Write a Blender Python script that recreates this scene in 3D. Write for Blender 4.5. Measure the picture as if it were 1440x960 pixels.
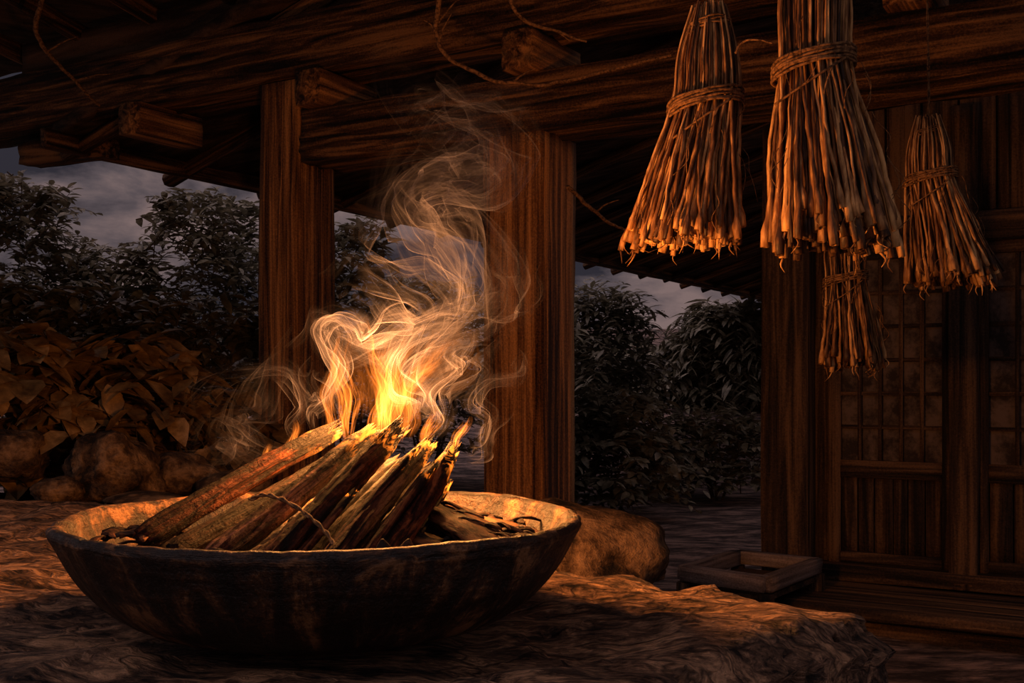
import bpy, bmesh, math, random
from mathutils import Vector, Matrix, noise, Quaternion
random.seed(11)
sc = bpy.context.scene
for o in list(bpy.data.objects): bpy.data.objects.remove(o)
R = random.Random(5)

# ------------------------------------------------------------------ camera
F, CZ, HY = 1544.0, 0.39, 540.0
cam = bpy.data.cameras.new('camera'); camo = bpy.data.objects.new('camera', cam)
sc.collection.objects.link(camo); sc.camera = camo
camo.location = (0, 0, CZ); camo.rotation_euler = (math.pi/2, 0, 0)
cam.sensor_width = 36; cam.lens = 36*F/1440; cam.shift_y = (HY-480)/1440
cam.clip_start = 0.01; cam.clip_end = 200
def P(px, py, Y): return Vector(((px-720)/F*Y, Y, CZ+(HY-py)/F*Y))

# ------------------------------------------------------------------ view, world, light
sc.view_settings.view_transform = 'Standard'; sc.view_settings.look = 'None'
sc.view_settings.exposure = 0.0; sc.view_settings.gamma = 1; sc.view_settings.use_curve_mapping = False
sc.cycles.transparent_max_bounces = 200
sc.cycles.max_bounces = 4; sc.cycles.diffuse_bounces = 3; sc.cycles.glossy_bounces = 2; sc.cycles.adaptive_threshold = .025
sc.cycles.sample_clamp_indirect = 2.0
FIRE = P(548, 545, 1.98)
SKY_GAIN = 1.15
w = bpy.data.worlds.new('dusk_sky'); sc.world = w; w.use_nodes = True
nt = w.node_tree; nt.nodes.clear(); L = nt.links
def N(t, **k):
    n = nt.nodes.new(t)
    for a, b in k.items(): setattr(n, a, b)
    return n
tc = N('ShaderNodeTexCoord'); mp = N('ShaderNodeMapping'); mp.inputs['Scale'].default_value = (1, 1, 2.0)
nz = N('ShaderNodeTexNoise'); nz.inputs['Scale'].default_value = 5.5; nz.inputs['Detail'].default_value = 7; nz.inputs['Distortion'].default_value = .35
nz.inputs['Roughness'].default_value = .58
rp = N('ShaderNodeValToRGB'); e = rp.color_ramp.elements
e[0].position = .43; e[0].color = (.022, .020, .027, 1)
e[1].position = .60; e[1].color = (.175, .120, .115, 1)
m_ = rp.color_ramp.elements.new(.51); m_.color = (.080, .062, .068, 1)
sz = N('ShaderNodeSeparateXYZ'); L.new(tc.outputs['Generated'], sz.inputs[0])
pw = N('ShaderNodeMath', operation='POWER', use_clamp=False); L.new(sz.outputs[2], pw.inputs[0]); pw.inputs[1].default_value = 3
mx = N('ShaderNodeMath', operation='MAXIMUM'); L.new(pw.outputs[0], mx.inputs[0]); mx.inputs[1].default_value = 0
ma = N('ShaderNodeMath', operation='MULTIPLY_ADD'); L.new(mx.outputs[0], ma.inputs[0]); ma.inputs[1].default_value = 12*SKY_GAIN; ma.inputs[2].default_value = SKY_GAIN  # unseen sky overhead is brightened, added to light the foliage
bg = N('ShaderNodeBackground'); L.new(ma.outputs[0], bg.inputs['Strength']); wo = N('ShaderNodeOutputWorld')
L.new(tc.outputs['Generated'], mp.inputs[0]); L.new(mp.outputs[0], nz.inputs['Vector']); L.new(nz.outputs[0], rp.inputs[0])
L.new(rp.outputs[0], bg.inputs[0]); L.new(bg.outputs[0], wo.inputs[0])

# ------------------------------------------------------------------ helpers
def link(o): sc.collection.objects.link(o); return o
def tag(o, label=None, cat=None, group=None, kind=None):
    if label: o['label'] = label
    if cat: o['category'] = cat
    if group: o['group'] = group
    if kind: o['kind'] = kind
    return o
def empty(name, loc):
    o = link(bpy.data.objects.new(name, None)); o.location = loc; o.empty_display_size = .05; return o
def mesh(name, verts, faces, mat=None, parent=None, smooth=True, loc=None):
    """verts are world coordinates; the object origin is put at loc"""
    loc = Vector(loc) if loc is not None else (Vector(parent.location) if parent else Vector((0, 0, 0)))
    me = bpy.data.meshes.new(name)
    me.from_pydata([Vector(v)-loc for v in verts], [], faces)
    if mat: me.materials.append(mat)
    if smooth: me.polygons.foreach_set('use_smooth', [True]*len(me.polygons))
    me.update()
    o = link(bpy.data.objects.new(name, me))
    if parent: o.parent = parent; o.location = loc-Vector(parent.location)
    else: o.location = loc
    return o
def fbm(v, o=4): return noise.fractal(v, 1.0, 2.0, o)
def frames(pts):
    out = []; n = len(pts); prev = None
    for i in range(n):
        t = (pts[min(i+1, n-1)]-pts[max(i-1, 0)]).normalized()
        if prev is None:
            a = Vector((0, 0, 1)) if abs(t.z) < .9 else Vector((1, 0, 0))
            u = t.cross(a).normalized()
        else:
            u = (prev-t*prev.dot(t)).normalized()
        prev = u; out.append((t, u, t.cross(u)))
    return out
def tube(V, Fc, pts, rads, seg=6, cap=True, wob=0, seed=0):
    base = len(V); fr = frames(pts)
    for i, (p, (t, u, v)) in enumerate(zip(pts, fr)):
        r = rads[i] if hasattr(rads, '__len__') else rads
        for k in range(seg):
            a = 2*math.pi*k/seg; q = r
            if wob: q *= 1+wob*noise.noise(Vector((math.cos(a)*1.5+seed, math.sin(a)*1.5, i*.35)))
            V.append(p+u*math.cos(a)*q+v*math.sin(a)*q)
    for i in range(len(pts)-1):
        for k in range(seg):
            a = base+i*seg+k; b = base+i*seg+(k+1) % seg
            Fc.append((a, b, b+seg, a+seg))
    if cap:
        Fc.append(tuple(base+k for k in reversed(range(seg))))
        Fc.append(tuple(base+(len(pts)-1)*seg+k for k in range(seg)))
def spline(ctrl, n):
    """Catmull-Rom through control points"""
    c = [Vector(x) for x in ctrl]; c = [c[0]*2-c[1]]+c+[c[-1]*2-c[-2]]; m = len(c)-3; out = []
    for i in range(n):
        s = i/(n-1)*m; k = min(int(s), m-1); t = s-k
        a, b, d, e_ = c[k:k+4]
        out.append(.5*((2*b)+(d-a)*t+(2*a-5*b+4*d-e_)*t*t+(3*b-a-3*d+e_)*t*t*t))
    return out

# ------------------------------------------------------------------ materials
def newmat(name):
    m = bpy.data.materials.new(name); m.use_nodes = True; m.node_tree.nodes.clear(); return m
class G:
    def __init__(s, name): s.m = newmat(name); s.t = s.m.node_tree
    def n(s, t, ins=None, **k):
        x = s.t.nodes.new(t)
        for a, b in k.items(): setattr(x, a, b)
        for a, b in (ins or {}).items():
            if hasattr(b, 'node'): s.t.links.new(b, x.inputs[a])
            else: x.inputs[a].default_value = b
        return x
    def ramp(s, fac, stops):
        x = s.n('ShaderNodeValToRGB', {0: fac}); el = x.color_ramp.elements
        while len(el) < len(stops): el.new(.5)
        for q, (p, c) in zip(el, stops): q.position = p; q.color = (*c, 1) if len(c) == 3 else c
        return x.outputs[0]
    def coord(s, scale=(1, 1, 1), kind='Object', rand=False):
        c = s.n('ShaderNodeTexCoord').outputs[kind]
        if rand:
            oi = s.n('ShaderNodeObjectInfo').outputs['Random']
            mu = s.n('ShaderNodeMath', {0: oi, 1: 37.0}, operation='MULTIPLY').outputs[0]
            c = s.n('ShaderNodeVectorMath', {0: c, 1: mu}, operation='ADD').outputs[0]
        return s.n('ShaderNodeMapping', {0: c, 3: scale}).outputs[0]
    def noise(s, vec, sc_=1.0, det=5, rough=.55, dist=0):
        return s.n('ShaderNodeTexNoise', {'Vector': vec, 'Scale': sc_, 'Detail': det, 'Roughness': rough, 'Distortion': dist}).outputs[0]
    def math(s, op, a, b=0.0, clamp=False): return s.n('ShaderNodeMath', {0: a, 1: b}, operation=op, use_clamp=clamp).outputs[0]
    def mix(s, f, a, b, mode='MIX'):
        x = s.n('ShaderNodeMix', data_type='RGBA', blend_type=mode)
        for i, v in ((0, f), (6, a), (7, b)):
            if hasattr(v, 'node'): s.t.links.new(v, x.inputs[i])
            else: x.inputs[i].default_value = v if i == 0 else ((*v, 1) if len(v) == 3 else v)
        return x.outputs[2]
    def bump(s, h, st=.5, d=.01): return s.n('ShaderNodeBump', {'Height': h, 'Strength': st, 'Distance': d}).outputs[0]
    def out(s, sh): s.n('ShaderNodeOutputMaterial', {0: sh}); return s.m
    def bsdf(s, col, rough=.7, nrm=None, spec=.3, **k):
        d = {'Base Color': col, 'Roughness': rough, 'Specular IOR Level': spec}; d.update(k)
        if nrm is not None: d['Normal'] = nrm
        return s.n('ShaderNodeBsdfPrincipled', d).outputs[0]

def wood(name, dark, mid, light, sx=1.2, sr=26, bump=.9, bd=.02, rough=.7, rand=True, spec=.3):
    """grain runs along local X"""
    g = G(name); c = g.coord((sx, sr, sr), rand=rand); c2 = g.coord((sx*.6, sr*.2, sr*.2), rand=rand); c3 = g.coord((60, 60, 60))
    a = g.noise(c, 1, 7, .6, .6); b = g.noise(c2, 1, 4, .5, .4); d = g.noise(c3, 2, 4, .7)
    s = g.math('ADD', g.math('MULTIPLY', a, .65), g.math('MULTIPLY', b, .35))
    s = g.math('ADD', s, g.math('MULTIPLY', g.math('SUBTRACT', d, .5), .22))
    col = g.ramp(s, [(.41, dark), (.50, mid), (.61, light)])
    h = g.math('ADD', s, g.math('MULTIPLY', d, .15))
    return g.out(g.bsdf(col, rough, g.bump(h, bump, bd), spec))
M = {}
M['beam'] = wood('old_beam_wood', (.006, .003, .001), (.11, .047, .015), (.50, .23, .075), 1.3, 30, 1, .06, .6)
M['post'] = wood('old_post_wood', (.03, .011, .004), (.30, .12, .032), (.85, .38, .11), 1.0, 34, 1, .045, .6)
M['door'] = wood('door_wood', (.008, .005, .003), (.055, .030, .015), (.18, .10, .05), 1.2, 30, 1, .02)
M['greywood'] = wood('weathered_board', (.06, .045, .04), (.20, .15, .13), (.4, .31, .27), 1.2, 26, 1, .02)
M['roof'] = wood('roof_boards', (.012, .007, .004), (.07, .036, .016), (.17, .09, .045), 1.2, 12, 1, .03, .8)
def simple(name, stops, sc_=8, bump=.6, bd=.01, rough=.8, det=8, dist=.3, spec=.25, kind='Object', scale=(1, 1, 1)):
    g = G(name); c = g.coord(scale, kind); a = g.noise(c, sc_, det, .62, dist); b = g.noise(c, sc_*6, 5, .7)
    s = g.math('ADD', g.math('MULTIPLY', a, .72), g.math('MULTIPLY', b, .28))
    s = g.math('ADD', g.math('MULTIPLY', g.math('SUBTRACT', s, .5), 1.45), .5)
    return g.out(g.bsdf(g.ramp(s, stops), rough, g.bump(s, bump, bd*.7), spec))
def slabmat():
    g = G('slab_stone'); c = g.coord((1, 2.4, 1.6)); a = g.noise(c, 7, 9, .64, .6); b = g.noise(g.coord((1, 3.2, 2)), 24, 7, .68, .8); f = g.noise(c, 90, 3, .7)
    wv = g.n('ShaderNodeVectorMath', {0: c, 1: g.n('ShaderNodeVectorMath', {0: g.n('ShaderNodeTexNoise', {'Vector': c, 'Scale': 5.0, 'Detail': 4.0}).outputs[1], 1: (.55, .55, .55)}, operation='MULTIPLY').outputs[0]}, operation='ADD').outputs[0]
    vo = g.n('ShaderNodeTexVoronoi', {'Vector': wv, 'Scale': 4.6}, feature='DISTANCE_TO_EDGE').outputs['Distance']
    v2 = g.n('ShaderNodeTexVoronoi', {'Vector': wv, 'Scale': 15.0}, feature='DISTANCE_TO_EDGE').outputs['Distance']
    cr = g.math('MULTIPLY', vo, 14.0, True); c2 = g.math('MULTIPLY', v2, 7.0, True)
    s_ = g.math('ADD', g.math('ADD', g.math('MULTIPLY', a, .5), g.math('MULTIPLY', b, .38)), g.math('MULTIPLY', f, .12))
    col = g.ramp(s_, [(.42, (.012, .007, .005)), (.50, (.30, .17, .10)), (.57, (.85, .50, .28))])
    col = g.mix(g.math('MULTIPLY', g.math('SUBTRACT', 1.0, cr), .8), col, (.012, .008, .006))
    h = g.math('ADD', g.math('ADD', s_, g.math('MULTIPLY', cr, .10)), g.math('MULTIPLY', c2, .05))
    return g.out(g.bsdf(col, .55, g.bump(h, 1, .11), .45))
M['slab'] = slabmat()
M['rock'] = simple('field_stone', [(.38, (.008, .005, .003)), (.50, (.09, .050, .024)), (.66, (.30, .18, .09))], 7, 1, .06, .8)
M['ground'] = simple('earth_ground', [(.40, (.03, .022, .020)), (.5, (.12, .085, .075)), (.62, (.32, .22, .18))], 3.5, 1, .08, .9, scale=(1, 2.5, 1))
M['hill'] = simple('far_scrub', [(.38, (.015, .015, .01)), (.55, (.06, .06, .04)), (.7, (.14, .13, .09))], 3, 1, .2, .95)
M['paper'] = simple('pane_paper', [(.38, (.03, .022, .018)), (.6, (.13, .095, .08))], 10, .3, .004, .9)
M['cord'] = simple('twine', [(.38, (.05, .022, .009)), (.6, (.30, .15, .06))], 90, .6, .002, .8)
M['char'] = simple('charcoal', [(.35, (.006, .004, .003)), (.6, (.03, .017, .010)), (.74, (.12, .055, .025))], 40, 1, .006, .7)
M['chip'] = simple('bark_chip', [(.40, (.005, .003, .002)), (.5, (.04, .014, .005)), (.64, (.22, .08, .025))], 30, 1, .006, .7, scale=(.35, 1.4, 1.4))
M['branch'] = simple('bark', [(.35, (.02, .014, .008)), (.6, (.10, .07, .045))], 20, .6, .006, .9)
def leafmat(name, c1, c2, c3, tr=.25):
    g = G(name); a = g.noise(g.coord((1, 1, 1)), 9, 5, .7)
    col = g.ramp(a, [(.35, c1), (.52, c2), (.68, c3)])
    p = g.bsdf(col, .48, None, .45); t = g.n('ShaderNodeBsdfTranslucent', {0: col}).outputs[0]
    return g.out(g.n('ShaderNodeMixShader', {0: tr, 1: p, 2: t}).outputs[0])
M['leaf_dark'] = leafmat('hedge_leaf', (.05, .04, .018), (.14, .11, .05), (.34, .27, .14))
M['leaf_far'] = leafmat('tree_leaf', (.06, .055, .035), (.17, .155, .10), (.38, .34, .24))
M['leaf_big'] = leafmat('broad_leaf', (.08, .045, .015), (.24, .14, .05), (.5, .31, .13), .15)
def stalkmat():
    g = G('dry_stalk'); oi = g.n('ShaderNodeObjectInfo').outputs['Random']
    a = g.noise(g.coord((1, 1, .25)), 60, 5, .6)
    s = g.math('ADD', g.math('MULTIPLY', a, .75), g.math('MULTIPLY', oi, .3))
    col = g.ramp(s, [(.38, (.035, .014, .005)), (.55, (.26, .115, .037)), (.75, (.85, .48, .18))])
    return g.out(g.bsdf(col, .55, g.bump(a, .8, .003), .35))
M['stalk'] = stalkmat()
def logmat(name='split_firewood', tint=(1, 1, 1)):
    g = G(name); c = g.coord((5, 60, 60), rand=True); a = g.noise(c, 1, 8, .62, .7)
    b = g.noise(g.coord((7, 14, 14), rand=True), 1, 6, .65, .5); f = g.noise(g.coord((1, 1, 1), rand=True), 95, 4, .7)
    s = g.math('ADD', g.math('MULTIPLY', a, .8), g.math('MULTIPLY', f, .2))
    col = g.ramp(s, [(.40, (.003, .002, .001)), (.47, (.014, .005, .002)), (.53, (.075, .026, .009)), (.61, (.26, .12, .05))])
    col = g.mix(1.0, col, tint, 'MULTIPLY')
    at = g.n('ShaderNodeAttribute', attribute_name='tip').outputs['Fac']
    ch = g.math('ADD', g.math('SUBTRACT', b, .585), g.math('MULTIPLY', at, .34))
    ch = g.math('MULTIPLY', ch, 9.0, True)
    col = g.mix(ch, col, (.010, .006, .004))
    cr = g.ramp(g.noise(g.coord((18, 40, 40), rand=True), 1, 5, .6, .8), [(.50, (0, 0, 0)), (.62, (1, 1, 1))])
    hot = g.math('MULTIPLY', g.math('SUBTRACT', at, .45, True), 2.2)
    em = g.math('MULTIPLY', g.math('MULTIPLY', hot, cr), 5.0)
    nr = g.bump(g.math('ADD', s, g.math('MULTIPLY', b, .6)), 1, .028)
    return g.out(g.bsdf(col, .75, nr, .18, **{'Emission Color': (1, .20, .015, 1), 'Emission Strength': em}))
for k_, nm_, tn_ in (('log', 'split_firewood', (1.25, .86, .7)), ('log_red', 'reddish_firewood', (1.35, .8, .55)), ('log_grey', 'grey_bark_firewood', (1.55, 1.3, 1.5)), ('log_dark', 'dark_bark_firewood', (.42, .34, .30))):
    M[k_] = logmat(nm_, tn_); M[k_].cycles.emission_sampling = 'NONE'
def bowlmat():
    g = G('turned_bowl_wood'); c = g.n('ShaderNodeTexCoord').outputs['UV']
    m1 = g.n('ShaderNodeMapping', {0: c, 3: (46, 2.2, 1)}).outputs[0]; m2 = g.n('ShaderNodeMapping', {0: c, 3: (7, 5, 1)}).outputs[0]
    a = g.noise(m1, 1, 7, .65, .5); b = g.noise(m2, 1, 6, .6, .6); f = g.noise(g.coord(), 120, 4, .7)
    s = g.math('ADD', g.math('ADD', g.math('MULTIPLY', a, .55), g.math('MULTIPLY', b, .3)), g.math('MULTIPLY', f, .15))
    col = g.ramp(s, [(.44, (.004, .002, .001)), (.49, (.018, .007, .003)), (.53, (.07, .028, .010)), (.585, (.30, .14, .055))])
    return g.out(g.bsdf(col, g.ramp(b, [(.4, (.32,)*3), (.6, (.6,)*3)]), g.bump(s, 1, .03), .6))
M['bowl'] = bowlmat()
def flame_mat():
    g = G('flame'); at = g.n('ShaderNodeAttribute', attribute_name='dens').outputs['Fac']
    heat = g.n('ShaderNodeAttribute', attribute_name='heat').outputs['Fac']
    uv = g.n('ShaderNodeTexCoord').outputs['UV']
    a = g.noise(g.n('ShaderNodeMapping', {0: uv, 3: (6, .9, 1)}).outputs[0], 1, 4, .6, .6)
    st = g.ramp(a, [(.44, (.02,)*3), (.66, (1,)*3)])
    k = g.math('MULTIPLY', g.math('MULTIPLY', at, st), g.math('ADD', .25, g.math('MULTIPLY', heat, 1.3)))
    col = g.ramp(heat, [(0, (1, .22, .025)), (.45, (1, .33, .05)), (1, (1, .43, .10))])
    em = g.n('ShaderNodeEmission', {0: col, 1: g.math('MULTIPLY', k, 12.0)}).outputs[0]
    return g.out(g.n('ShaderNodeAddShader', {0: em, 1: g.n('ShaderNodeBsdfTransparent').outputs[0]}).outputs[0])
M['flame'] = flame_mat(); M['flame'].cycles.emission_sampling = 'NONE'
def smoke_mat():
    g = G('smoke'); at = g.n('ShaderNodeAttribute', attribute_name='dens').outputs['Fac']
    uv = g.n('ShaderNodeTexCoord').outputs['UV']
    a = g.noise(g.n('ShaderNodeMapping', {0: uv, 3: (13, 1.0, 1)}).outputs[0], 1, 3.5, .66, .9)
    st = g.ramp(a, [(.38, (.06,)*3), (.54, (.25,)*3), (.68, (1,)*3)])
    lw = g.n('ShaderNodeLayerWeight', {0: .5}).outputs['Facing']
    k = g.math('MULTIPLY', at, st)
    k = g.math('MULTIPLY', k, g.math('ADD', .35, g.math('MULTIPLY', g.math('POWER', lw, 2.5), 1.6)), True)
    col = (.25, .265, .40, 1)
    d = g.n('ShaderNodeBsdfDiffuse', {0: col}).outputs[0]; t = g.n('ShaderNodeBsdfTranslucent', {0: col}).outputs[0]
    s = g.n('ShaderNodeMixShader', {0: .5, 1: d, 2: t}).outputs[0]
    return g.out(g.n('ShaderNodeMixShader', {0: k, 1: g.n('ShaderNodeBsdfTransparent').outputs[0], 2: s}).outputs[0])
M['smoke'] = smoke_mat()

# ------------------------------------------------------------------ building blocks
A = Vector((.863, -.506, 0)).normalized()   # along the beams, towards near right
B = Vector((.506, .863, 0)).normalized()    # outwards
def timber(name, p0, p1, w, h, mat=None, parent=None, rough=.012, up=Vector((0, 0, 1)), step=.07, ns=5, seed=0, round_=0.04):
    """squared timber from p0 to p1 (centre line), w across, h along up; mesh local X = length"""
    p0 = Vector(p0); p1 = Vector(p1); ax = (p1-p0); Ln = ax.length; ax.normalize()
    si = up.cross(ax).normalized(); u2 = ax.cross(si).normalized()
    n = max(2, int(Ln/step)); V = []; Fc = []
    prof = []
    for (ax0, ay0, ax1, ay1) in ((-1, -1, 1, -1), (1, -1, 1, 1), (1, 1, -1, 1), (-1, 1, -1, -1)):
        for k in range(ns):
            t = k/ns; prof.append((ax0+(ax1-ax0)*t, ay0+(ay1-ay0)*t))
    prof2 = []
    for (a, b) in prof:
        l = max(abs(a), abs(b)); r = math.hypot(a, b)
        f = 1-round_*max(0, (r-1.12))/.294
        prof2.append((a*f, b*f))
    m = len(prof2)
    for i in range(n+1):
        x = Ln*i/n
        for (a, b) in prof2:
            q = Vector((x*1.3+seed*7.1, a*w*9, b*h*9))
            d = rough*(noise.noise(q)+.6*noise.noise(q*2.7)+.5*noise.noise(Vector((x*.7+seed, a*w*30, b*h*30))))
            r = math.hypot(a, b)
            V.append((x, a*(w/2)+a/r*d, b*(h/2)+b/r*d))
    for i in range(n):
        for k in range(m):
            a = i*m+k; b = i*m+(k+1) % m
            Fc.append((a, b, b+m, a+m))
    Fc.append(tuple(reversed(range(m)))); Fc.append(tuple(n*m+k for k in range(m)))
    me = bpy.data.meshes.new(name); me.from_pydata(V, [], Fc); me.materials.append(mat or M['beam'])
    me.polygons.foreach_set('use_smooth', [True]*len(me.polygons)); me.update()
    o = link(bpy.data.objects.new(name, me))
    mt = Matrix((( ax.x, si.x, u2.x, p0.x), (ax.y, si.y, u2.y, p0.y), (ax.z, si.z, u2.z, p0.z), (0, 0, 0, 1)))
    if parent:
        o.parent = parent; o.matrix_local = Matrix.Translation(-Vector(parent.location)) @ mt
    else: o.matrix_world = mt
    return o
def rock(name, c, rad, seed, mat=None, amp=.22, sub=4, flat=0.0, rz=0):
    bm = bmesh.new(); bmesh.ops.create_icosphere(bm, subdivisions=sub, radius=1)
    V = []
    ca, sa = math.cos(rz), math.sin(rz)
    for v in bm.verts:
        p = v.co.copy(); s = Vector((seed*3.3, seed, 0))
        d = 1+amp*noise.noise(p*1.1+s)+amp*.5*noise.noise(p*2.6+s)+amp*.2*noise.noise(p*7+s)+amp*.08*noise.noise(p*17+s)
        p *= d
        if flat and p.z > flat: p.z = flat+(p.z-flat)*.25
        x, y = p.x*rad[0], p.y*rad[1]
        V.append(Vector(c)+Vector((x*ca-y*sa, x*sa+y*ca, p.z*rad[2])))
    Fc = [tuple(v.index for v in f.verts) for f in bm.faces]; bm.free()
    return mesh(name, V, Fc, mat or M['rock'], loc=c)

# ------------------------------------------------------------------ ground
V = []; Fc = []; nx, ny = 150, 150
for j in range(ny+1):
    y = 1.0+(j/ny)**1.9*40
    for i in range(nx+1):
        x = (i/nx-.5)*(6+y*2.0)
        z = -.54+.03*fbm(Vector((x*1.2, y*1.2, 0)))
        if y > 11: z += (y-11)*.10
        # the terrace under the slab's left end stands level with it
        lim = 3.9
        t = min(1, max(0, (-.75-x)*1.6)) * min(1, max(0, (5.6-y)*1.2))
        z = z*(1-t)+(-.07+.03*fbm(Vector((x*3, y*3, 3))))*t
        V.append((x, y, z))
for j in range(ny):
    for i in range(nx):
        a = j*(nx+1)+i; Fc.append((a, a+1, a+nx+2, a+nx+1))
tag(mesh('floor', V, Fc, M['ground']), kind='structure')
# far wooded slope
V = []; Fc = []; nx, ny = 120, 24
for j in range(ny+1):
    for i in range(nx+1):
        x = -16+32*i/nx; y = 20+12*j/ny
        z = .2+(j/ny)*1.5*(1+.28*noise.noise(Vector((x*.35, 1, 0))))+.18*fbm(Vector((x*1.6, y*1.6, 0)), 5)
        V.append((x, y, z))
for j in range(ny):
    for i in range(nx):
        a = j*(nx+1)+i; Fc.append((a, a+1, a+nx+2, a+nx+1))
tag(mesh('hillside', V, Fc, M['hill']), kind='structure')

# ------------------------------------------------------------------ stone slab
poly = [(-2.7, 3.7), (-1.0, 3.6), (-.35, 3.0), (.09, 2.36), (.60, 2.0), (.64, 1.86), (.44, 1.72), (.32, 1.60), (.17, 1.42), (.12, 1.05), (-2.7, 1.05)]
bm = bmesh.new()
vs = [bm.verts.new((x, y, -.03)) for x, y in poly]; f = bm.faces.new(vs); bm.normal_update()
if f.normal.z < 0: f.normal_flip()
r = bmesh.ops.extrude_face_region(bm, geom=[f])
low = [v for v in r['geom'] if isinstance(v, bmesh.types.BMVert)]
for v in low: v.co.z = -.62
bmesh.ops.recalc_face_normals(bm, faces=bm.faces)
bmesh.ops.bevel(bm, geom=[e_ for e_ in bm.edges if all(v.co.z > -.1 for v in e_.verts)], offset=.035, segments=3, affect='EDGES')
me = bpy.data.meshes.new('s'); bm.to_mesh(me); bm.free()
tmp = link(bpy.data.objects.new('s', me)); md = tmp.modifiers.new('r', 'REMESH'); md.mode = 'VOXEL'; md.voxel_size = .0155
dg = bpy.context.evaluated_depsgraph_get(); me2 = bpy.data.meshes.new_from_object(tmp.evaluated_get(dg)); bpy.data.objects.remove(tmp)
V = []
for v in me2.vertices:
    p = v.co.copy(); n_ = v.normal
    inside = min(1, max(0, math.hypot(p.x+.297, p.y-1.73)-.20)/.12)
    q = Vector((p.x*2.2, p.y*4.2, p.z*3))
    d = .030*fbm(q, 5)-.016*abs(noise.noise(Vector((p.x*5, p.y*10, 2))))+.014*noise.noise(Vector((p.x*9, p.y*17, p.z*9)))
    # layered ledges
    ly = noise.noise(Vector((p.x*1.7, p.y*3.6, 9)))*3
    d += .010*((ly-math.floor(ly))**4)
    if n_.z > .5: d = d*inside
    else: d *= 1.5
    V.append(p+n_*(d+.03*(n_.z > .5)-.0))
Fc = [tuple(f.vertices) for f in me2.polygons]
tag(mesh('stone_slab', V, Fc, M['slab']), 'broad rough stone slab with broken right corner under the wooden bowl', 'stone slab')

# ------------------------------------------------------------------ bowl
BC = Vector((-.297, 1.73, 0)); SL = .0
prof = [(.0, .004), (.12, .004), (.185, .0), (.215, .004), (.255, .014), (.300, .034), (.340, .066), (.370, .104), (.391, .143), (.400, .159), (.402, .167), (.397, .173), (.388, .174), (.378, .168),
        (.372, .148), (.350, .112), (.310, .072), (.24, .042), (.12, .028), (.0, .026)]
ps = spline([Vector((a, b, 0)) for a, b in prof], 70)
seg = 160; V = []; Fc = []; UVc = []
for i, p in enumerate(ps):
    for k in range(seg):
        a = 2*math.pi*k/seg
        rr = p.x*(1+.012*noise.noise(Vector((math.cos(a)*1.3, math.sin(a)*1.3, 4))))
        zz = p.y+(.006*noise.noise(Vector((math.cos(a)*2, math.sin(a)*2, 1)))+.002*noise.noise(Vector((math.cos(a)*14, math.sin(a)*14, 1))))*(p.x/.4)**2
        rr += .0016*math.sin(a*46+noise.noise(Vector((a*2, p.y*9, 0)))*4)*(p.x > .2)
        V.append(BC+Vector((rr*math.cos(a), rr*math.sin(a), zz+.012)))
for i in range(len(ps)-1):
    for k in range(seg):
        a = i*seg+k; b = i*seg+(k+1) % seg; Fc.append((a, b, b+seg, a+seg))
bowl = mesh('wooden_bowl', V, Fc, M['bowl'], loc=BC)
uvl = bowl.data.uv_layers.new(name='UVMap')
for f in bowl.data.polygons:
    for li, vi in zip(f.loop_indices, f.vertices):
        i, k = divmod(vi, seg); kk = k
        if k == 0 and any(v % seg == seg-1 for v in f.vertices): kk = seg
        uvl.data[li].uv = (kk/seg, i/30)
tag(bowl, 'wide shallow dark wooden bowl full of burning wood on the stone slab', 'bowl')

# bed of char and ash in the bowl
V = []; Fc = []; nr, na = 34, 110
for i in range(nr+1):
    r_ = .338*i/nr
    for k in range(na):
        a = 2*math.pi*k/na; x, y = r_*math.cos(a), r_*math.sin(a)
        z = .112+.010*(1-i/nr)+.022*fbm(Vector((x*22, y*22, 0)), 4)*(1 if i < nr-2 else .2)+.035*max(0, 1-math.hypot(x-.0, y-.08)/.2)
        V.append(BC+Vector((x*1.0, y*1.0, z+.012-(.02 if i == nr else 0))))
for i in range(nr):
    for k in range(na):
        a = i*na+k; b = i*na+(k+1) % na; Fc.append((a, b, b+na, a+na))
tag(mesh('ash_bed', V, Fc, M['char'], loc=BC), 'dark bed of charcoal and ash filling the wooden bowl', 'ash', kind='stuff')

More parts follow.
